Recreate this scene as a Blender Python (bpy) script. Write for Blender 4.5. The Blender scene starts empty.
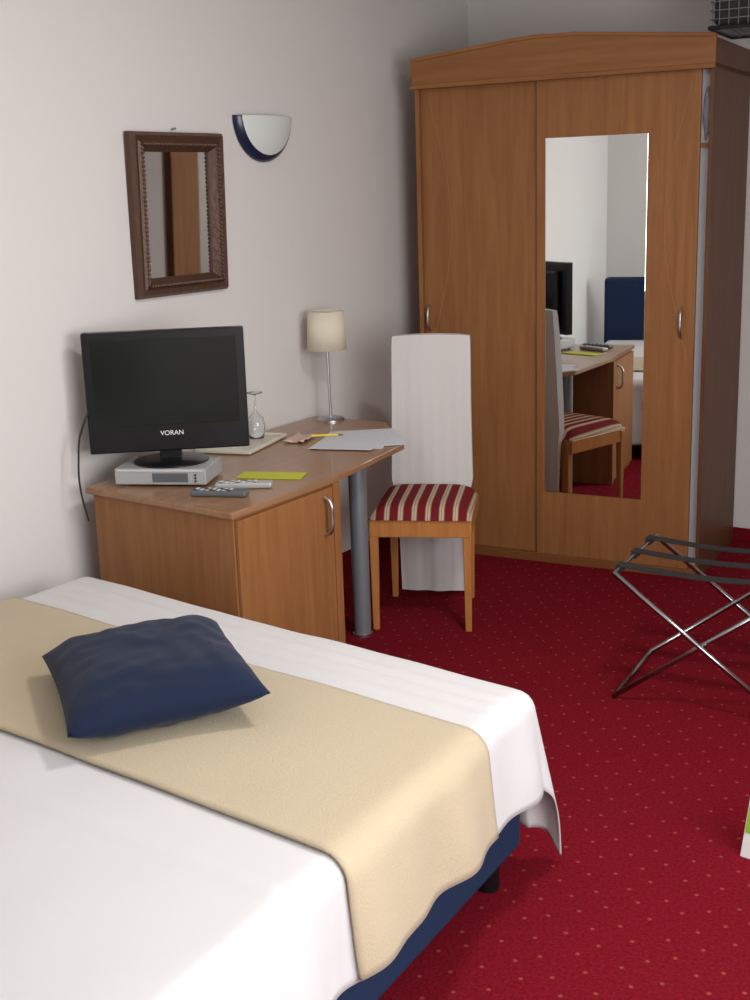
import bpy, bmesh, math, random
from mathutils import Vector, Matrix, noise
random.seed(3)
scene=bpy.context.scene
scene.view_settings.view_transform='Standard'
COL=scene.collection

# ---------------------------------------------------------------- materials
def new_mat(name,col=(.8,.8,.8),rough=.6,metal=0,spec=.5,bump=0,bscale=200,sheen=0,coat=0,trans=0,alpha=1,emit=None,es=0):
    m=bpy.data.materials.new(name); m.use_nodes=True
    nt=m.node_tree; b=nt.nodes['Principled BSDF']
    b.inputs['Base Color'].default_value=(*col,1); b.inputs['Roughness'].default_value=rough
    b.inputs['Metallic'].default_value=metal; b.inputs['Specular IOR Level'].default_value=spec
    b.inputs['Sheen Weight'].default_value=sheen; b.inputs['Coat Weight'].default_value=coat
    b.inputs['Transmission Weight'].default_value=trans
    if emit: b.inputs['Emission Color'].default_value=(*emit,1); b.inputs['Emission Strength'].default_value=es
    if bump:
        tc=nt.nodes.new('ShaderNodeTexCoord'); n=nt.nodes.new('ShaderNodeTexNoise'); n.inputs['Scale'].default_value=bscale
        n.inputs['Detail'].default_value=4
        bp=nt.nodes.new('ShaderNodeBump'); bp.inputs['Strength'].default_value=bump; bp.inputs['Distance'].default_value=.004
        nt.links.new(tc.outputs['Object'],n.inputs['Vector']); nt.links.new(n.outputs['Fac'],bp.inputs['Height']); nt.links.new(bp.outputs['Normal'],b.inputs['Normal'])
    return m
def ramp(nt,stops,interp='LINEAR'):
    r=nt.nodes.new('ShaderNodeValToRGB'); cr=r.color_ramp; cr.interpolation=interp
    while len(cr.elements)<len(stops): cr.elements.new(.5)
    for e,(p,c) in zip(cr.elements,stops): e.position=p; e.color=(*c,1)
    return r
def wood(name,c1,c2,scale=(14,14,.9),rough=.5,coat=.0):
    m=new_mat(name,c1,rough,coat=coat,spec=.3); nt=m.node_tree; b=nt.nodes['Principled BSDF']
    tc=nt.nodes.new('ShaderNodeTexCoord'); mp=nt.nodes.new('ShaderNodeMapping'); mp.inputs['Scale'].default_value=scale
    n=nt.nodes.new('ShaderNodeTexNoise'); n.inputs['Scale'].default_value=2.2; n.inputs['Detail'].default_value=7; n.inputs['Distortion'].default_value=.5
    mp2=nt.nodes.new('ShaderNodeMapping'); mp2.inputs['Scale'].default_value=tuple(s*8 for s in scale)
    n2=nt.nodes.new('ShaderNodeTexNoise'); n2.inputs['Scale'].default_value=2; n2.inputs['Detail'].default_value=3
    mix=nt.nodes.new('ShaderNodeMath'); mix.operation='MULTIPLY_ADD'; mix.inputs[1].default_value=.35
    r=ramp(nt,[(.42,c1),(.85,c2)])
    l=nt.links.new
    l(tc.outputs['Object'],mp.inputs['Vector']); l(tc.outputs['Object'],mp2.inputs['Vector'])
    l(mp.outputs[0],n.inputs['Vector']); l(mp2.outputs[0],n2.inputs['Vector'])
    l(n2.outputs['Fac'],mix.inputs[0]); l(n.outputs['Fac'],mix.inputs[2]); l(mix.outputs[0],r.inputs['Fac']); l(r.outputs['Color'],b.inputs['Base Color'])
    return m
M={}
M['wall']=new_mat('wall_paint',(.71,.69,.67),.9,spec=.1,bump=.12,bscale=60)
M['ceil']=new_mat('ceiling_paint',(.82,.81,.79),.9,spec=.1)
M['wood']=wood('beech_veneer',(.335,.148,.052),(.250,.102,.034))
M['woodshade']=wood('beech_veneer_shaded_side',(.15,.062,.026),(.11,.042,.016))  # same beech, darkened so the wardrobe's right side stays in shade
M['wooddoor']=wood('dark_door_veneer',(.16,.068,.028),(.11,.044,.018))
M['woodh']=wood('beech_veneer_horizontal',(.32,.140,.050),(.24,.096,.032),scale=(.9,14,14))
M['woodtop']=wood('beech_desk_top',(.35,.19,.10),(.27,.135,.065),scale=(14,.9,14),rough=.3,coat=.3)
M['woodedge']=new_mat('beech_edge',(.20,.075,.022),.45)
M['chairwood']=wood('chair_beech',(.52,.23,.07),(.42,.165,.045),scale=(20,20,1.5),rough=.35,coat=.3)
M['inlay']=new_mat('inlay_light',(.40,.19,.08),.5)
M['inner']=new_mat('wardrobe_inner_white',(.48,.49,.51),.6)
M['steel']=new_mat('brushed_steel',(.55,.55,.56),.32,metal=1)
M['chrome']=new_mat('chrome',(.42,.42,.44),.2,metal=1)
M['greymetal']=new_mat('grey_leg_metal',(.22,.24,.26),.4,metal=.35)
M['mirror']=new_mat('mirror_glass',(.80,.82,.80),.01,metal=1)
M['mirror_old']=new_mat('mirror_glass_old',(.60,.60,.58),.03,metal=1)
M['sheet']=new_mat('white_sheet',(.61,.60,.605),.85,spec=.15,bump=.2,bscale=14,sheen=.1)
M['runner']=new_mat('beige_fleece',(.485,.405,.28),.95,spec=.05,bump=.4,bscale=160,sheen=.15)
M['navy']=new_mat('navy_fabric',(.012,.019,.044),.9,spec=.1,bump=.3,bscale=300,sheen=.08)
M['navybase']=new_mat('navy_bed_base',(.018,.032,.075),.9,spec=.1,bump=.3,bscale=200)
M['black']=new_mat('black_plastic',(.006,.006,.007),.3,spec=.4)
M['screen']=new_mat('tv_screen',(.013,.015,.013),.18,spec=.25)
M['matteblack']=new_mat('black_webbing',(.012,.012,.013),.7)
M['silver']=new_mat('silver_plastic',(.42,.43,.43),.4,metal=.2)
M['lightsilver']=new_mat('light_silver',(.58,.59,.60),.4)
M['grey']=new_mat('grey_plastic',(.10,.11,.12),.45)
M['paper']=new_mat('paper',(.62,.64,.69),.8)
M['lime']=new_mat('lime_card',(.50,.54,.03),.6)
M['green']=new_mat('green_card',(.28,.48,.03),.6)
M['yellow']=new_mat('yellow_pen',(.85,.60,.05),.4)
M['pink']=new_mat('pink_napkin',(.62,.45,.37),.9)
M['tray']=new_mat('tray_cream',(.66,.64,.53),.35)
M['glass']=new_mat('clear_glass',(.95,.97,.97),.03,trans=1)
M['shade']=new_mat('lampshade_cream',(.74,.69,.55),.85,spec=.1,bump=.2,bscale=200)
M['sconce']=new_mat('frosted_glass',(.68,.74,.71),.45)
M['sconceblue']=new_mat('sconce_navy',(.010,.016,.05),.25)
M['frame']=new_mat('bronze_frame',(.085,.040,.022),.45,metal=.25,bump=.9,bscale=45)
M['cover']=new_mat('chair_cover_white',(.64,.62,.605),.9,spec=.1,bump=.1,bscale=90)
M['white']=new_mat('white_lettering',(.8,.8,.8),.5)
M['darkclothes']=new_mat('dark_cloth',(.03,.03,.04),.9)
M['greycloth']=new_mat('grey_cloth',(.25,.25,.30),.9,bump=.6,bscale=20)
M['winframe']=new_mat('window_frame',(.8,.8,.8),.4)
M['wire']=new_mat('wire_grey',(.30,.31,.32),.35,metal=.5)

def carpet():
    m=new_mat('red_carpet',(.25,.01,.02),.95,spec=.05); nt=m.node_tree; b=nt.nodes['Principled BSDF']; l=nt.links.new
    tc=nt.nodes.new('ShaderNodeTexCoord')
    mp=nt.nodes.new('ShaderNodeMapping'); mp.inputs['Scale'].default_value=(13,13,13); mp.inputs['Rotation'].default_value=(0,0,.78)
    v=nt.nodes.new('ShaderNodeTexVoronoi'); v.inputs['Scale'].default_value=1; v.inputs['Randomness'].default_value=.28
    v.voronoi_dimensions='2D'
    r=ramp(nt,[(0,(.5,.5,.5)),(.04,(.42,.42,.42)),(.09,(0,0,0))])
    n=nt.nodes.new('ShaderNodeTexNoise'); n.inputs['Scale'].default_value=110; n.inputs['Detail'].default_value=3
    base=ramp(nt,[(.3,(.120,.0040,.010)),(.7,(.200,.0075,.016))])
    mx=nt.nodes.new('ShaderNodeMixRGB'); mx.inputs['Color2'].default_value=(.44,.11,.07,1)
    l(tc.outputs['Object'],mp.inputs['Vector']); l(mp.outputs[0],v.inputs['Vector']); l(v.outputs['Distance'],r.inputs['Fac'])
    l(tc.outputs['Object'],n.inputs['Vector']); l(n.outputs['Fac'],base.inputs['Fac'])
    l(base.outputs['Color'],mx.inputs['Color1']); l(r.outputs['Color'],mx.inputs['Fac']); l(mx.outputs['Color'],b.inputs['Base Color'])
    bp=nt.nodes.new('ShaderNodeBump'); bp.inputs['Strength'].default_value=.5; bp.inputs['Distance'].default_value=.005
    l(n.outputs['Fac'],bp.inputs['Height']); l(bp.outputs['Normal'],b.inputs['Normal'])
    return m
M['carpet']=carpet()
def stripes():
    m=new_mat('striped_seat_fabric',(.4,.05,.05),.85,spec=.1); nt=m.node_tree; b=nt.nodes['Principled BSDF']; l=nt.links.new
    tc=nt.nodes.new('ShaderNodeTexCoord'); s=nt.nodes.new('ShaderNodeSeparateXYZ')
    mu=nt.nodes.new('ShaderNodeMath'); mu.operation='MULTIPLY'; mu.inputs[1].default_value=18
    fr=nt.nodes.new('ShaderNodeMath'); fr.operation='FRACT'
    r=ramp(nt,[(0,(.16,.012,.018)),(.40,(.30,.18,.10)),(.45,(.48,.40,.29)),(.56,(.36,.18,.12)),(.62,(.48,.40,.29)),(.76,(.30,.18,.10)),(.82,(.16,.012,.018))],'CONSTANT')
    l(tc.outputs['Object'],s.inputs[0]); l(s.outputs['X'],mu.inputs[0]); l(mu.outputs[0],fr.inputs[0]); l(fr.outputs[0],r.inputs['Fac']); l(r.outputs['Color'],b.inputs['Base Color'])
    return m
M['stripe']=stripes()

# ---------------------------------------------------------------- helpers
def empty(name,loc=(0,0,0),rz=0):
    e=bpy.data.objects.new(name,None); COL.objects.link(e); e.location=loc; e.rotation_euler=(0,0,rz); e.empty_display_size=.1
    return e
def mesh(name,verts,faces,mat,parent=None,smooth=False,mats=None,midx=None):
    me=bpy.data.meshes.new(name); me.from_pydata([tuple(v) for v in verts],[],faces); me.update()
    bm=bmesh.new(); bm.from_mesh(me); bmesh.ops.recalc_face_normals(bm,faces=bm.faces); bm.to_mesh(me); bm.free()
    for x in (mats or [mat]): me.materials.append(x)
    if midx:
        for p,i in zip(me.polygons,midx): p.material_index=i
    if smooth:
        for p in me.polygons: p.use_smooth=True
    o=bpy.data.objects.new(name,me); COL.objects.link(o)
    if parent: o.parent=parent
    return o
def bevel(o,w=.003,seg=2):
    m=o.modifiers.new('bevel','BEVEL'); m.width=w; m.segments=seg; m.limit_method='ANGLE'; m.angle_limit=.6
    return o
def box(name,lo,hi,mat,parent=None,bv=.002):
    x0,y0,z0=lo; x1,y1,z1=hi
    v=[(x0,y0,z0),(x1,y0,z0),(x1,y1,z0),(x0,y1,z0),(x0,y0,z1),(x1,y0,z1),(x1,y1,z1),(x0,y1,z1)]
    f=[(0,3,2,1),(4,5,6,7),(0,1,5,4),(1,2,6,5),(2,3,7,6),(3,0,4,7)]
    o=mesh(name,v,f,mat,parent)
    if bv: bevel(o,bv)
    return o
def prism(name,poly,z0,z1,mat,parent=None,bv=.002):
    n=len(poly); v=[(x,y,z0) for x,y in poly]+[(x,y,z1) for x,y in poly]
    f=[tuple(range(n))[::-1],tuple(range(n,2*n))]+[(i,(i+1)%n,n+(i+1)%n,n+i) for i in range(n)]
    o=mesh(name,v,f,mat,parent)
    if bv: bevel(o,bv)
    return o
def tube(name,pts,r,mat,parent=None,cyclic=False,bezier=False,res=4):
    cu=bpy.data.curves.new(name,'CURVE'); cu.dimensions='3D'; cu.bevel_depth=r; cu.bevel_resolution=res; cu.use_fill_caps=True
    s=cu.splines.new('BEZIER' if bezier else 'POLY')
    if bezier:
        s.bezier_points.add(len(pts)-1)
        for b,p in zip(s.bezier_points,pts): b.co=p; b.handle_left_type=b.handle_right_type='AUTO'
    else:
        s.points.add(len(pts)-1)
        for b,p in zip(s.points,pts): b.co=(*p,1)
    s.use_cyclic_u=cyclic
    cu.materials.append(mat)
    tmp=bpy.data.objects.new(name,cu); COL.objects.link(tmp)
    me=bpy.data.meshes.new_from_object(tmp.evaluated_get(bpy.context.evaluated_depsgraph_get()))
    COL.objects.unlink(tmp); bpy.data.objects.remove(tmp)
    for p in me.polygons: p.use_smooth=True
    o=bpy.data.objects.new(name,me); COL.objects.link(o)
    if parent: o.parent=parent
    return o
def lathe(name,prof,mat,parent=None,loc=(0,0,0),n=32,cap=True):
    v=[];f=[]
    for r,z in prof:
        for i in range(n):
            a=2*math.pi*i/n; v.append((loc[0]+r*math.cos(a),loc[1]+r*math.sin(a),loc[2]+z))
    for j in range(len(prof)-1):
        for i in range(n):
            f.append((j*n+i,j*n+(i+1)%n,(j+1)*n+(i+1)%n,(j+1)*n+i))
    if cap:
        f.append(tuple(range(n))[::-1]); f.append(tuple(range((len(prof)-1)*n,len(prof)*n)))
    o=mesh(name,v,f,mat,parent,smooth=True)
    m=o.modifiers.new('es','EDGE_SPLIT'); m.split_angle=.7
    return o
def cyl(name,p0,p1,r,mat,parent=None): return tube(name,[p0,p1],r,mat,parent)

# ---------------------------------------------------------------- room
XL,XR,YF,YN,H=-.12,3.9,6.03,-.15,2.85
T=.12
box('floor',(XL-T,YN-T,-.1),(XR+T,YF+T,0),M['carpet'],bv=0)
box('ceiling',(XL-T,YN-T,H),(XR+T,YF+T,H+.1),M['ceil'],bv=0)
box('wall_left',(XL-T,YN-T,0),(XL,YF+T,H),M['wall'],bv=0)
box('wall_back',(XL,YF,0),(XR,YF+T,H),M['wall'],bv=0)
box('wall_front',(XL,YN-T,0),(XR,YN,H),M['wall'],bv=0)
wy0,wy1,wz0,wz1=.35,2.75,.85,2.35
def wallhole():
    v=[];f=[]
    def add(lo,hi):
        b=len(v); x0,y0,z0=lo;x1,y1,z1=hi
        v.extend([(x0,y0,z0),(x1,y0,z0),(x1,y1,z0),(x0,y1,z0),(x0,y0,z1),(x1,y0,z1),(x1,y1,z1),(x0,y1,z1)])
        f.extend([tuple(b+i for i in q) for q in [(0,3,2,1),(4,5,6,7),(0,1,5,4),(1,2,6,5),(2,3,7,6),(3,0,4,7)]])
    add((XR,YN-T,0),(XR+T,wy0,H)); add((XR,wy1,0),(XR+T,YF+T,H)); add((XR,wy0,0),(XR+T,wy1,wz0)); add((XR,wy0,wz1),(XR+T,wy1,H))
    mesh('wall_right',v,f,M['wall'])
wallhole()
w=empty('window_1')
ym=(wy0+wy1)/2
for nm,y0,y1,z0,z1 in [('frame_left',wy0,wy0+.06,wz0,wz1),('frame_right',wy1-.06,wy1,wz0,wz1),('frame_top',wy0+.06,wy1-.06,wz1-.06,wz1),('frame_bottom',wy0+.06,wy1-.06,wz0,wz0+.06),('mullion',ym-.03,ym+.03,wz0+.06,wz1-.06)]:
    box(nm,(XR+.04,y0,z0),(XR+.10,y1,z1),M['winframe'],w)
box('baseboard_left',(XL,YN,0),(XL+.012,YF,.065),M['carpet'],bv=.002)
box('baseboard_back',(XL+.012,YF-.012,0),(XR,YF,.065),M['carpet'],bv=.002)
d=empty('door_1')
box('leaf',(XR-.03,3.7,0.01),(XR-.002,4.55,2.05),M['wooddoor'],d); box('jamb_a',(XR-.04,3.62,0),(XR-.002,3.69,2.13),M['wooddoor'],d); box('jamb_b',(XR-.04,4.56,0),(XR-.002,4.63,2.13),M['wooddoor'],d)
box('head',(XR-.04,3.69,2.06),(XR-.002,4.56,2.13),M['wooddoor'],d); cyl('handle',(XR-.08,3.8,1.05),(XR-.08,3.92,1.05),.009,M['steel'],d); cyl('handle_stem',(XR-.08,3.8,1.05),(XR-.03,3.8,1.05),.008,M['steel'],d)

# ---------------------------------------------------------------- wardrobe
W=empty('wardrobe',(.0854,5.1761,0),.1022)
WL,WD=1.375,.69
Z0,Z1=.04,2.215
box('side_panel_left',(-.012,.0,0),(.008,WD,Z1+.02),M['wood'],W)
box('side_panel_right',(1.358,-.02,0),(WL,WD,Z1+.02),M['woodshade'],W)
box('back_panel',(.008,WD-.02,.03),(1.358,WD-.005,Z1),M['inner'],W,bv=0)
box('bottom_panel',(.008,.05,.02),(1.358,WD-.02,.05),M['wood'],W)
box('top_panel',(-.012,-.02,Z1),(WL,WD,Z1+.02),M['wood'],W)
box('divider',(.66,.07,.05),(.68,WD-.02,Z1),M['inner'],W)
for i,z in enumerate((.45,1.86)): box('shelf_%d'%(i+1),(.68,.09,z),(1.25,WD-.02,z+.018),M['wood'],W)
box('added_gap_filler',(1.24,.040,.05),(1.358,.055,Z1),M['inner'],W)  # pale board added just behind the gap so the interior looks lit
box('filler_shelf_edge',(1.24,.028,1.90),(1.358,.040,1.918),M['wood'],W,bv=0)
cyl('hanging_rail',(.68,.3,1.76),(1.25,.3,1.76),.012,M['steel'],W)
cyl('hanging_rail_left',(.008,.3,1.95),(.66,.3,1.95),.012,M['steel'],W)
box('door_left',(.008,.022,Z0),(.60,.038,Z1),M['wood'],W)
box('door_mirror',(.600,.0,Z0),(1.318,.02,Z1),M['wood'],W)
box('door_left_stile',(.589,-.001,Z0),(.600,.022,Z1),M['wood'],W)
box('mirror_glass',(.632,-.004,.3507),(1.098,-.0005,1.9687),M['mirror'],W,bv=.0015)
box('track_bottom',(.008,-.012,.0),(1.358,.05,Z0),M['woodedge'],W)
def crown():
    prof=[(-.012,2.334),(.48,2.384),(.60,2.391),(.78,2.388),(WL+.004,2.338)]
    n=len(prof)
    def strip(nm,y0,y1,zlo,zhi,mat):
        v=[];f=[]
        for y in (y0,y1):
            for x,z in prof: v.append((x,y,zlo(z)))
            for x,z in prof: v.append((x,y,zhi(z)))
        for k in range(n-1):
            f.append((k,k+1,n+k+1,n+k)); f.append((2*n+k,3*n+k,3*n+k+1,2*n+k+1)); f.append((n+k,n+k+1,3*n+k+1,3*n+k)); f.append((k,2*n+k,2*n+k+1,k+1))
        f.append((0,n,3*n,2*n)); f.append((n-1,2*n+n-1,4*n-1,2*n-1))
        bevel(mesh(nm,v,f,mat,W),.003)
    strip('crown_front',-.034,-.012,lambda z:Z1,lambda z:z,M['woodh'])
    strip('crown_cap',-.042,-.005,lambda z:z-.004,lambda z:z+.012,M['woodh'])
    box('crown_moulding',(-.018,-.042,Z1-.003),(WL+.004,-.012,Z1+.018),M['woodh'],W,bv=.004)
    box('crown_side_left',(-.012,-.012,Z1+.02),(.006,WD,2.33),M['wood'],W)
    box('crown_side_right',(WL-.016,-.012,Z1+.02),(WL+.002,WD,2.335),M['woodshade'],W)
crown()
def inlay(nm,x0,s):
    pts=[]
    for i in range(25):
        t=i/24; z=2.2-1.2*t; pts.append((x0+s*(.015+.11*math.sin(math.pi*min(1,t*1.0))**1.2),-.0002 if s<0 else .0218,z))
    return tube(nm,pts,.0010,M['inlay'],W)
inlay('inlay_left',.03,1); inlay('inlay_right',1.30,-1)
def handle(nm,x,y,z,h,par,ax='y',mat=None):
    pts=[(x,y,z-h/2),(x,y-.022,z-h/2+.02),(x,y-.03,z),(x,y-.022,z+h/2-.02),(x,y,z+h/2)]
    return tube(nm,pts,.0065,mat or M['steel'],par,bezier=True)
handle('handle_left',.035,.022,1.16,.12,W); handle('handle_right',1.262,0,1.16,.13,W)
def blob(nm,c,s,mat,par,seed=0,amp=.25):
    me=bpy.data.meshes.new(nm); bm=bmesh.new(); bmesh.ops.create_icosphere(bm,subdivisions=4,radius=1)
    for v in bm.verts:
        n=noise.noise(v.co*2.2+Vector((seed,0,0)))
        v.co*=1+amp*n; v.co=Vector((v.co.x*s[0]+c[0],v.co.y*s[1]+c[1],v.co.z*s[2]+c[2]))
    bm.to_mesh(me); bm.free(); me.materials.append(mat)
    for p in me.polygons: p.use_smooth=True
    o=bpy.data.objects.new(nm,me); COL.objects.link(o); o.parent=par; return o
blob('folded_blanket',(1.0,.3,2.0),(.17,.2,.10),M['greycloth'],W,1)
blob('draped_cloth',(1.338,.030,2.04),(.016,.012,.10),M['greycloth'],W,3)
mesh('hanging_shirt',[(.9,.14,1.70),(.92,.46,1.70),(.94,.5,1.0),(.9,.1,1.0),(.93,.14,1.70),(.95,.46,1.70),(.98,.5,1.0),(.94,.1,1.0)],[(0,1,2,3),(4,5,6,7),(0,1,5,4),(1,2,6,5),(2,3,7,6),(3,0,4,7)],M['darkclothes'],W)

# basket on wardrobe
B=empty('wire_basket',(.0854,5.1761,0),.1022)
bx0,bx1,by0,by1,bz0,bz1=1.355,1.70,-.05,.36,2.365,2.60
def basket():
    N=9
    for z in (bz0,bz1): tube('rim_%d'%round(z*100),[(bx0,by0,z),(bx1,by0,z),(bx1,by1,z),(bx0,by1,z)],.009,M['matteblack'],B,cyclic=True)
    for i in range(N+1):
        x=bx0+(bx1-bx0)*i/N
        tube('wire_x_%d'%i,[(x,by0,bz1),(x,by0,bz0),(x,by1,bz0),(x,by1,bz1)],.0025,M['wire'],B,res=1)
        y=by0+(by1-by0)*i/N
        tube('wire_y_%d'%i,[(bx0,y,bz1),(bx0,y,bz0),(bx1,y,bz0),(bx1,y,bz1)],.0025,M['wire'],B,res=1)
    for k in range(1,7):
        z=bz0+(bz1-bz0)*k/7
        tube('wire_z_%d'%k,[(bx0,by0,z),(bx1,by0,z),(bx1,by1,z),(bx0,by1,z)],.0025,M['wire'],B,cyclic=True,res=1)
    box('lining',(bx0+.012,by0+.012,bz0+.01),(bx1-.012,by1-.012,bz1-.03),M['matteblack'],B,bv=.02)
basket()

# ---------------------------------------------------------------- desk
D=empty('desk')
ZT=.77
top=[(-.015,3.02),(.712,2.968),(.702,3.57),(.612,4.165),(.275,4.55),(-.11,4.53)]
o=prism('desk_top',top,ZT-.024,ZT,M['woodtop'],D,bv=.004)
cab=[(.01,3.035),(.697,2.988),(.688,3.58),(.01,3.58)]
prism('cabinet_body',cab,.0,ZT-.024,M['wood'],D)
prism('cabinet_door',[(.6975,2.995),(.712,2.995),(.704,3.535),(.6895,3.535)],.03,ZT-.034,M['wood'],D)
prism('cabinet_end_stile',[(.688,3.54),(.705,3.54),(.705,3.58),(.688,3.58)],.0,ZT-.024,M['wood'],D)
tube('cabinet_handle',[(.706,3.48,.57),(.731,3.48,.585),(.738,3.48,.64),(.731,3.48,.695),(.706,3.48,.71)],.0075,M['steel'],D,bezier=True)
cyl('desk_leg',(.515,3.965,.0),(.515,3.965,ZT-.02),.036,M['greymetal'],D)
lathe('leg_foot',[(.04,0),(.04,.012)],M['steel'],D,(.515,3.965,0))
box('modesty_panel',(-.105,3.6,.35),(-.085,4.5,ZT-.024),M['wood'],D)

# set-top box
A=math.radians(25)
stb=empty('set_top_box',(.240,3.145,ZT),A)
box('body',(-.17,0,.008),(.165,.22,.066),M['silver'],stb,.004)
box('front_display',(-.03,-.002,.018),(.10,.001,.05),M['grey'],stb,.001)
box('front_trim',(-.16,-.003,.056),(.155,0,.062),M['lightsilver'],stb,.001)
for i in range(4): cyl('foot_%d'%(i+1),((-.14,.14)[i%2],(.03,.18)[i//2],0),((-.14,.14)[i%2],(.03,.18)[i//2],.01),.01,M['grey'],stb)
for i in range(3): cyl('button_%d'%(i+1),(.128,-.004,.022+.011*i),(.128,0,.022+.011*i),.0035,M['black'],stb)
# tv
A=math.radians(41)
tv=empty('television',(.194,3.255,ZT+.066),A)
tw,th=.568,.432
zb=.045
box('cabinet',(-tw/2,-.02,zb),(tw/2,.03,zb+th),M['black'],tv,.006)
box('rear_housing',(-tw/2+.06,.03,zb+.05),(tw/2-.06,.065,zb+th-.05),M['black'],tv,.015)
box('screen',(-tw/2+.03,-.0215,zb+.095),(tw/2-.03,-.019,zb+th-.03),M['screen'],tv,.001)
box('stand_neck',(-.04,0,.01),(.04,.03,zb+.04),M['black'],tv,.004)
lathe('stand_base',[(.135,0),(.135,.006),(.11,.012),(.03,.018)],M['black'],tv,(0,.02,0))
tv.children[-1].scale=(1,.72,1)
def text(nm,s,size,loc,rot,mat,par):
    c=bpy.data.curves.new(nm,'FONT'); c.body=s; c.size=size; c.align_x='CENTER'; c.align_y='CENTER'; c.extrude=.0003; c.materials.append(mat)
    tmp=bpy.data.objects.new(nm,c); COL.objects.link(tmp)
    me=bpy.data.meshes.new_from_object(tmp.evaluated_get(bpy.context.evaluated_depsgraph_get()))
    COL.objects.unlink(tmp); bpy.data.objects.remove(tmp)
    o=bpy.data.objects.new(nm,me); COL.objects.link(o); o.location=loc; o.rotation_euler=rot; o.parent=par; return o
text('label','VORAN',.024,(0.01,-.0212,zb+.065),(math.pi/2,0,0),M['white'],tv)
tvm=Matrix.Translation(tv.location)@Matrix.Rotation(A,4,'Z'); inv=tvm.inverted()
tube('power_cable',[tuple(inv@Vector(p)) for p in [(.06,3.19,1.08),(.01,3.10,1.07),(-.012,3.03,.98),(-.018,3.005,.86),(-.016,3.002,.76),(.008,3.005,.65)]],.0036,M['matteblack'],tv,bezier=True)

def desk_item(name,x,y,rz): return empty(name,(x,y,ZT),rz)
def remote(name,x,y,rz,L,Wd,mat):
    e=desk_item(name,x,y,rz)
    box('body',(-L/2,-Wd/2,0.001),(L/2,Wd/2,.022),mat,e,.007)
    for i in range(7):
        for j in range(3):
            box('key_%d_%d'%(i,j),(-L/2+.015+i*.02,-Wd/2+.008+j*(Wd-.012)/3,.0215),(-L/2+.027+i*.02,-Wd/2+.008+j*(Wd-.012)/3+.007,.024),M['lightsilver'] if (i+j)%3 else M['black'],e,.001)
    return e
remote('remote_control',.515,3.14,math.radians(22),.20,.055,M['grey'])
remote('remote_control',.515,3.27,math.radians(32),.20,.05,M['silver'])
e=desk_item('lime_flyer',.49,3.46,math.radians(22))
box('sheet',(-.12,-.05,.001),(.12,.05,.003),M['lime'],e,0)
box('fold',(-.12,-.05,.0035),(.118,.045,.005),M['lime'],e,0)
e=desk_item('paper_stack',.39,4.14,math.radians(28))
for i,(r,dx,dy) in enumerate([(0,0,0),(.22,.05,.03),(-.16,-.01,-.03)]):
    c=box('sheet_%d'%(i+1),(-.13,-.18,.001+.002*i),(.13,.18,.0025+.002*i),M['paper'],e,0); c.rotation_euler=(0,0,r); c.location=(dx,dy,0)
e=desk_item('ballpoint_pen',.26,4.13,0); cyl('barrel',(-.06,-.04,.012),(.03,.03,.012),.005,M['yellow'],e); cyl('tip',(.03,.03,.012),(.045,.042,.012),.003,M['grey'],e)
e=desk_item('serving_tray',.02,3.86,math.radians(15))
box('plate',(-.11,-.18,.001),(.11,.18,.006),M['tray'],e,.003)
for nm,lo,hi in [('lip_left',(-.12,-.19,.003),(-.11,.19,.018)),('lip_right',(.11,-.19,.003),(.12,.19,.018)),('lip_near',(-.11,-.19,.003),(.11,-.18,.018)),('lip_far',(-.11,.18,.003),(.11,.19,.018))]: box(nm,lo,hi,M['tray'],e,.004)
def glass(x,y):
    g=empty('wine_glass',(x,y,ZT+.0065))
    prof=[(.031,0),(.037,.03),(.039,.055),(.032,.085),(.012,.105),(.0045,.115),(.004,.175),(.010,.183),(.034,.189),(.034,.191)]
    o=lathe('glass',prof,M['glass'],g,n=28,cap=False); s=o.modifiers.new('s','SOLIDIFY'); s.thickness=.0016; return g
glass(-.005,3.985)
e=desk_item('folded_napkin',.17,4.05,.3)
v=[];f=[];N=10
for i in range(N):
    for j in range(N): v.append((-.045+.09*i/(N-1),-.08+.16*j/(N-1),max(.003,.004+.014*abs(noise.noise(Vector((i*.5,j*.45,2))))+.004*math.sin(i))))
for i in range(N-1):
    for j in range(N-1): f.append((i*N+j,(i+1)*N+j,(i+1)*N+j+1,i*N+j+1))
o=mesh('cloth',v,f,M['pink'],e,True); s=o.modifiers.new('s','SOLIDIFY'); s.thickness=.003
# lamp
e=empty('table_lamp',(.024,4.478,ZT))
lathe('base',[(.062,0),(.062,.008),(.055,.014),(.012,.018)],M['steel'],e)
cyl('stem',(0,0,.015),(-.006,0,.40),.006,M['steel'],e)
o=lathe('shade_shell',[(.088,.318),(.080,.488)],M['shade'],e,(-.006,0,0),cap=False)
s=o.modifiers.new('s','SOLIDIFY'); s.thickness=.002
lathe('bulb',[(.012,.40),(.03,.43),(.03,.45),(.01,.47)],M['sconce'],e,(-.006,0,0))
tube('shade_carrier',[(-.085,0,.483),(.072,0,.483)],.0018,M['steel'],e)

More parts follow.
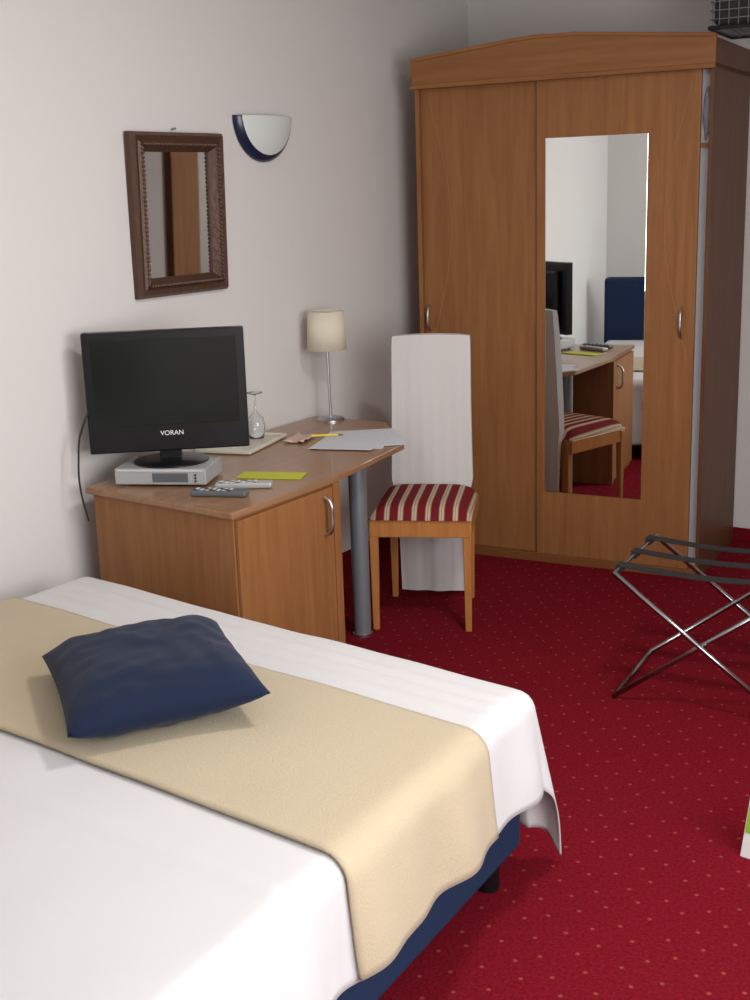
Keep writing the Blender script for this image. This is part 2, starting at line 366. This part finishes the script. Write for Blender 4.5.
# ---------------------------------------------------------------- wall mirror
e=empty('wall_mirror',(XL,3.708,1.70))
def wm():
    hw,hh,fw=.258,.305,.072
    prof=[(0,.002),(0,.028),(.012,.045),(.03,.038),(.045,.050),(.058,.034),(fw,.018),(fw,.002)]
    v=[];f=[]
    for ins,pr in prof:
        for sy,sz in ((-1,-1),(1,-1),(1,1),(-1,1)): v.append((pr,sy*(hw-ins),sz*(hh-ins)))
    n=len(prof)
    for j in range(n-1):
        for i in range(4): f.append((j*4+i,j*4+(i+1)%4,(j+1)*4+(i+1)%4,(j+1)*4+i))
    mesh('frame',v,f,M['frame'],e)
    ins=.045
    v=[]
    for sy in(-1,1):
        for i in range(34): v.append((.047,sy*(hw-ins),-(hh-ins)+2*(hh-ins)*i/33))
    for sz in(-1,1):
        for i in range(30): v.append((.047,-(hw-ins)+2*(hw-ins)*i/29,sz*(hh-ins)))
    bm=bmesh.new()
    for p in v: bmesh.ops.create_icosphere(bm,subdivisions=1,radius=.0085,matrix=Matrix.Translation(p))
    me=bpy.data.meshes.new('beading'); bm.to_mesh(me); bm.free(); me.materials.append(M['frame'])
    o=bpy.data.objects.new('beading',me); COL.objects.link(o); o.parent=e
    box('glass',(.008,-(hw-fw)-.005,-(hh-fw)-.005),(.014,hw-fw+.005,hh-fw+.005),M['mirror_old'],e,0)
    cyl('nail',(0,0,hh+.012),(.02,0,hh+.015),.004,M['steel'],e)
wm()
e.rotation_euler=(0,math.radians(1.5),0)

# sconce
e=empty('wall_sconce',(XL,4.265,2.08))
def sconce():
    rx,ry,rz=.065,.188,.185
    v=[];f=[];NA=140;NB=70
    for j in range(NB+1):
        th=math.pi/2*j/NB
        for i in range(NA+1):
            ph=math.pi*i/NA
            v.append((rx*math.sin(ph)*math.cos(th)+.004,-ry*math.cos(ph)*math.cos(th),-rz*math.sin(th)))
    mi=[]
    for j in range(NB):
        for i in range(NA):
            q=(j*(NA+1)+i,j*(NA+1)+i+1,(j+1)*(NA+1)+i+1,(j+1)*(NA+1)+i); f.append(q)
            yy=sum(v[a][1] for a in q)/4/ry; zz=sum(v[a][2] for a in q)/4/rz
            mi.append(1 if math.hypot(yy,zz)>.87-.03*abs(zz) else 0)
    o=mesh('bowl',v,f,None,e,True,[M['sconce'],M['sconceblue']],mi)
    s=o.modifiers.new('s','SOLIDIFY'); s.thickness=.004
    box('mount',(.0,-.06,-.1),(.02,.06,-.02),M['sconceblue'],e)
sconce()

# ---------------------------------------------------------------- chair
ca=math.radians(25)
C=empty('dining_chair',(.708,4.115,0),ca)
hw=.205
ZS=.475
for i,(x,y) in enumerate([(-hw+.014,.02),(hw-.014,.02),(-hw+.035,.45),(hw-.035,.45)]):
    s=.018; b=.013
    v=[(x-b,y-b,0),(x+b,y-b,0),(x+b,y+b,0),(x-b,y+b,0),(x-s,y-s,ZS-.01),(x+s,y-s,ZS-.01),(x+s,y+s,ZS-.01),(x-s,y+s,ZS-.01)]
    bevel(mesh('leg_%d'%(i+1),v,[(0,3,2,1),(4,5,6,7),(0,1,5,4),(1,2,6,5),(2,3,7,6),(3,0,4,7)],M['chairwood'],C),.004)
box('apron_front',(-hw,.0,ZS-.075),(hw,.022,ZS-.002),M['chairwood'],C,.004)
box('apron_left',(-hw,.022,ZS-.075),(-hw+.022,.46,ZS-.002),M['chairwood'],C,.004)
box('apron_right',(hw-.022,.022,ZS-.075),(hw,.46,ZS-.002),M['chairwood'],C,.004)
def seat():
    v=[];f=[];N=16
    for k,(zz) in enumerate((0,1)):
        for i in range(N+1):
            for j in range(N+1):
                a=-1+2*i/N; b=-1+2*j/N
                w=1-.06*(b+1)/2
                if zz: z=ZS+.058*(max(0,1-abs(a)**6)**.5)*(max(0,1-abs(b)**6)**.5)
                else: z=ZS-.001
                v.append((a*(hw+.004)*w,.228+b*.238,z))
    n=(N+1)**2
    for k in (0,1):
        for i in range(N):
            for j in range(N): f.append(tuple(k*n+q for q in (i*(N+1)+j,(i+1)*(N+1)+j,(i+1)*(N+1)+j+1,i*(N+1)+j+1)))
    mesh('seat_cushion',v,f,M['stripe'],C,True)
seat()
def cover():
    rows=[(.02,.490,.515,.145),(.25,.490,.515,.15),(.45,.490,.52,.16),(.53,.490,.530,.178),(.66,.493,.538,.175),(.85,.505,.550,.172),(1.02,.522,.565,.171),(1.12,.536,.576,.170),(1.15,.541,.578,.168)]
    NX=32; v=[];f=[]
    for z,yf,yb,w in rows:
        for i in range(NX+1):
            a=-1+2*i/NX; r=(.0008*math.sin(a*22)+.003*math.sin(a*5+z*3))*(1 if z<1.1 else .3)
            if z<.46: r+=.004*math.sin(a*9+z*4)
            v.append((a*w,yf-r-.012*(1-a*a),z+(.008*(1-a*a) if z>1.13 else 0)))
        for i in range(NX+1):
            a=1-2*i/NX; r=.003*math.sin(a*12)
            v.append((a*w,yb+r+.006*(1-a*a),z+(.008*(1-a*a) if z>1.13 else 0)))
    n=2*(NX+1)
    for j in range(len(rows)-1):
        for i in range(n): f.append((j*n+i,j*n+(i+1)%n,(j+1)*n+(i+1)%n,(j+1)*n+i))
    f.append(tuple(range(n))); f.append(tuple(range((len(rows)-1)*n,len(rows)*n)))
    o=mesh('backrest_cover',v,f,M['cover'],C,True); m=o.modifiers.new('es','EDGE_SPLIT'); m.split_angle=.9
cover()

# ---------------------------------------------------------------- luggage rack
R=empty('luggage_rack',(1.665,3.835,0),math.radians(6))
w_,dp,hz=.60,.52,.468
def rack():
    r=.0095
    for nm,xt,xb,off in (('frame_a',0,w_,0),('frame_b',w_,0,.022)):
        pts=[(xt,off,hz),(xt,dp-off,hz),(xb,dp-off,.012),(xb,off,.012)]
        tube(nm,[pts[0],pts[1],pts[2],pts[3]],r,M['chrome'],R,cyclic=True)
    for i in range(3):
        y=.05+i*(dp-.15)/2
        v=[];f=[];N=12
        for k in range(N+1):
            t=k/N; x=-.012+t*(w_+.024); z=hz+.011-.018*math.sin(math.pi*t)
            for dy,dz in ((0,0),(.052,0),(.052,.003),(0,.003)): v.append((x,y+dy,z+dz))
        for k in range(N):
            for q in range(4): f.append((k*4+q,k*4+(q+1)%4,(k+1)*4+(q+1)%4,(k+1)*4+q))
        f.append((0,1,2,3)); f.append((N*4,N*4+1,N*4+2,N*4+3))
        mesh('strap_%d'%(i+1),v,f,M['matteblack'],R)
        tube('strap_loop_l%d'%(i+1),[(0,y,hz),(0,y+.052,hz)],.0135,M['matteblack'],R); tube('strap_loop_r%d'%(i+1),[(w_,y,hz),(w_,y+.052,hz)],.0135,M['matteblack'],R)
    for y in (.011,dp-.011): cyl('pivot_%d'%round(y*100),(w_/2,y-.015,hz/2+.006),(w_/2,y+.015,hz/2+.006),.006,M['steel'],R)
rack()

# paper bag near right edge
e=empty('paper_bag',(2.375,3.03,0),math.radians(-8))
v=[(0,0,0),(.16,0,0),(.16,.1,0),(0,.1,0),(.012,.03,.20),(.16,.03,.20),(.16,.07,.20),(.012,.07,.20)]
bevel(mesh('bag_body',v,[(0,3,2,1),(4,5,6,7),(0,1,5,4),(1,2,6,5),(2,3,7,6),(3,0,4,7)],M['white'],e),.002)
def onleft(y,z): return (.012*z/.2-.0015,y,z)
mesh('green_print',[onleft(.0215,.07),onleft(.0885,.07),onleft(.073,.17),onleft(.028,.17)],[(0,1,2,3)],M['green'],e)
mesh('green_print_front',[(.008,.0090,.07),(.158,.0090,.07),(.158,.0240,.17),(.014,.0240,.17)],[(0,1,2,3)],M['green'],e)

# ---------------------------------------------------------------- bed
BED=empty('double_bed')
BZ=.52
FLc,FRc,HRc,HLc=Vector((.19,2.80)),Vector((1.900,2.635)),Vector((2.015,.68)),Vector((.11,.74))
BW,BL=1.75,2.0
def bl(a,b):
    a=min(1,max(0,a)); b=min(1,max(0,b))
    return FLc*(1-a)*(1-b)+FRc*a*(1-b)+HLc*(1-a)*b+HRc*a*b
def drape(am,bm,off=0,rip=1,h=.3):
    da=max(0,am-BW); dl=max(0,-am); db=max(0,-bm)
    p=bl(am/BW,bm/BL)
    dx=da-dl; d=math.hypot(dx,db); r=.05+off
    z=BZ+off
    n1=noise.noise(Vector((am*1.7,bm*1.7,.3)))*.006+noise.noise(Vector((am*5,bm*5,1.3)))*.0025
    pl=0
    if rip:
        for c,wd,am_ in ((.07,.012,.007),(.125,.010,.006),(.19,.014,.005)):
            pl+=am_*math.exp(-((bm-c-.01*math.sin(am*2))/wd)**2)
        pl+=.004*math.exp(-((bm-1.05-.05*math.sin(am*1.5))/.02)**2)
    if d<=0: return Vector((p.x,p.y,z+n1+pl))
    ux,uy=dx/d,db/d
    q=r*math.pi/2
    if d<q: out=r*math.sin(d/r); dn=r*(1-math.cos(d/r))
    else: out=r; dn=r+(d-q)
    t=2*abs(ux*uy)
    out+=t*.08*dn+.13*max(0,dn-r)
    s=bm if abs(ux)>abs(uy) else am
    out+=min(1,dn/.2)*(.012*math.sin(s*17+.6)+.006*math.sin(s*31))*(1-t)
    return Vector((p.x+ux*out,p.y+uy*out,max(.02,z-dn)+n1*(1-t)))
def clothgrid(name,a0,a1,b0,b1,st,mat,off,rip=1,skew=0,th=.004):
    na=int((a1-a0)/st); nb=int((b1-b0)/st); v=[];f=[]
    for i in range(na+1):
        for j in range(nb+1):
            am=a0+(a1-a0)*i/na; bm=b0+(b1-b0)*j/nb+skew*(am/BW)
            v.append(drape(am,bm,off,rip))
    for i in range(na):
        for j in range(nb): f.append((i*(nb+1)+j,(i+1)*(nb+1)+j,(i+1)*(nb+1)+j+1,i*(nb+1)+j+1))
    o=mesh(name,v,f,mat,BED,True); s=o.modifiers.new('s','SOLIDIFY'); s.thickness=th; s.offset=1
    return o
clothgrid('white_bedspread',-.3,BW+.285,-.45,BL,.016,M['sheet'],.0)
clothgrid('beige_runner',-.06,BW+.295,.28,.92,.018,M['runner'],.012,0,skew=.0,th=.006)
prism('bed_base',[(.20,2.80),(1.925,2.63),(2.03,.68),(.12,.74)],.10,.30,M['navybase'],BED,.01)
prism('mattress',[(.20,2.79),(1.89,2.62),(1.99,.68),(.12,.74)],.30,BZ-.012,M['sheet'],BED,.04)
for i,(x,y) in enumerate([(.3,2.68),(1.87,2.55),(1.9,.8),(.2,.85)]): cyl('leg_%d'%(i+1),(x,y,0),(x,y,.10),.03,M['black'],BED)
box('headboard',(.03,.56,0),(2.1,.66,1.02),M['navybase'],BED,.03)
def pillow(nm,cx,cy,cz,w,l,t,rz,mat,par=None,tilt=(0,0),seed=0):
    N=44; v=[];f=[]
    for k in (1,-1):
        for i in range(N+1):
            for j in range(N+1):
                a=-1+2*i/N; b=-1+2*j/N
                pa=a*(1-.05*(1-b*b)*abs(a)**3); pb=b*(1-.05*(1-a*a)*abs(b)**3)
                prof=(max(0,1-abs(a)**3.6)*max(0,1-abs(b)**3.6))**.55
                z=k*t/2*prof*(1.0 if k>0 else .8)+ (.012*noise.noise(Vector((a*2.2+seed,b*2.2,k)))+.008*noise.noise(Vector((a*5,b*5,k+seed))))*prof
                v.append((pa*w/2,pb*l/2,z))
    n=(N+1)**2
    for k in (0,1):
        for i in range(N):
            for j in range(N): f.append(tuple(k*n+q for q in (i*(N+1)+j,(i+1)*(N+1)+j,(i+1)*(N+1)+j+1,i*(N+1)+j+1)))
    o=mesh(nm,v,f,mat,par,True)
    m=o.modifiers.new('w','WELD'); m.merge_threshold=.0005
    o.location=(cx,cy,cz); o.rotation_euler=(tilt[0],tilt[1],rz); return o
pillow('blue_cushion',1.158,2.105,BZ+.090,.555,.475,.165,math.radians(-36),M['navy'],None,(math.radians(3),0))

# ---------------------------------------------------------------- lights
def area(nm,loc,rot,sx,sy,e,col,shape='RECTANGLE'):
    l=bpy.data.lights.new(nm,'AREA'); l.shape=shape; l.size=sx
    if shape=='RECTANGLE': l.size_y=sy
    l.energy=e; l.color=col
    o=bpy.data.objects.new(nm,l); COL.objects.link(o); o.location=loc; o.rotation_euler=rot; return o
area('window_daylight',(XR+.03,ym,(wz0+wz1)/2),(math.radians(90),0,math.radians(90)),wy1-wy0-.1,wz1-wz0-.1,94,(.985,.985,1.0))
e=empty('added_fill_fixture',(2.3,2.9,H))  # unseen ceiling fixture added as soft fill to flatten the light
lathe('housing',[(.20,-.001),(.20,-.05),(.19,-.055)],M['winframe'],e)
a=area('added_fill_light',(0,0,-.06),(0,0,0),.36,.36,30,(1.0,.96,.90),'DISK'); a.parent=e
wd=bpy.data.worlds.new('world'); scene.world=wd; wd.use_nodes=True
nt=wd.node_tree; bg=nt.nodes['Background']; sky=nt.nodes.new('ShaderNodeTexSky'); sky.sky_type='HOSEK_WILKIE'
nt.links.new(sky.outputs[0],bg.inputs[0]); bg.inputs[1].default_value=.6

# ---------------------------------------------------------------- camera
yaw,pit,rol,f=.5948,.2432,-.0321,1.2476
cd=bpy.data.cameras.new('camera'); cam=bpy.data.objects.new('camera',cd); COL.objects.link(cam)
dv=Vector((-math.sin(yaw)*math.cos(pit),math.cos(yaw)*math.cos(pit),-math.sin(pit)))
r=dv.cross(Vector((0,0,1))).normalized(); u=r.cross(dv)
r2=r*math.cos(rol)+u*math.sin(rol); u2=-r*math.sin(rol)+u*math.cos(rol)
m=Matrix((r2,u2,-dv)).transposed().to_4x4(); m.translation=Vector((3.2792,0,1.7666)); cam.matrix_world=m
cd.sensor_fit='VERTICAL'; cd.sensor_height=36; cd.lens=f*36; cd.clip_start=.02
scene.camera=cam
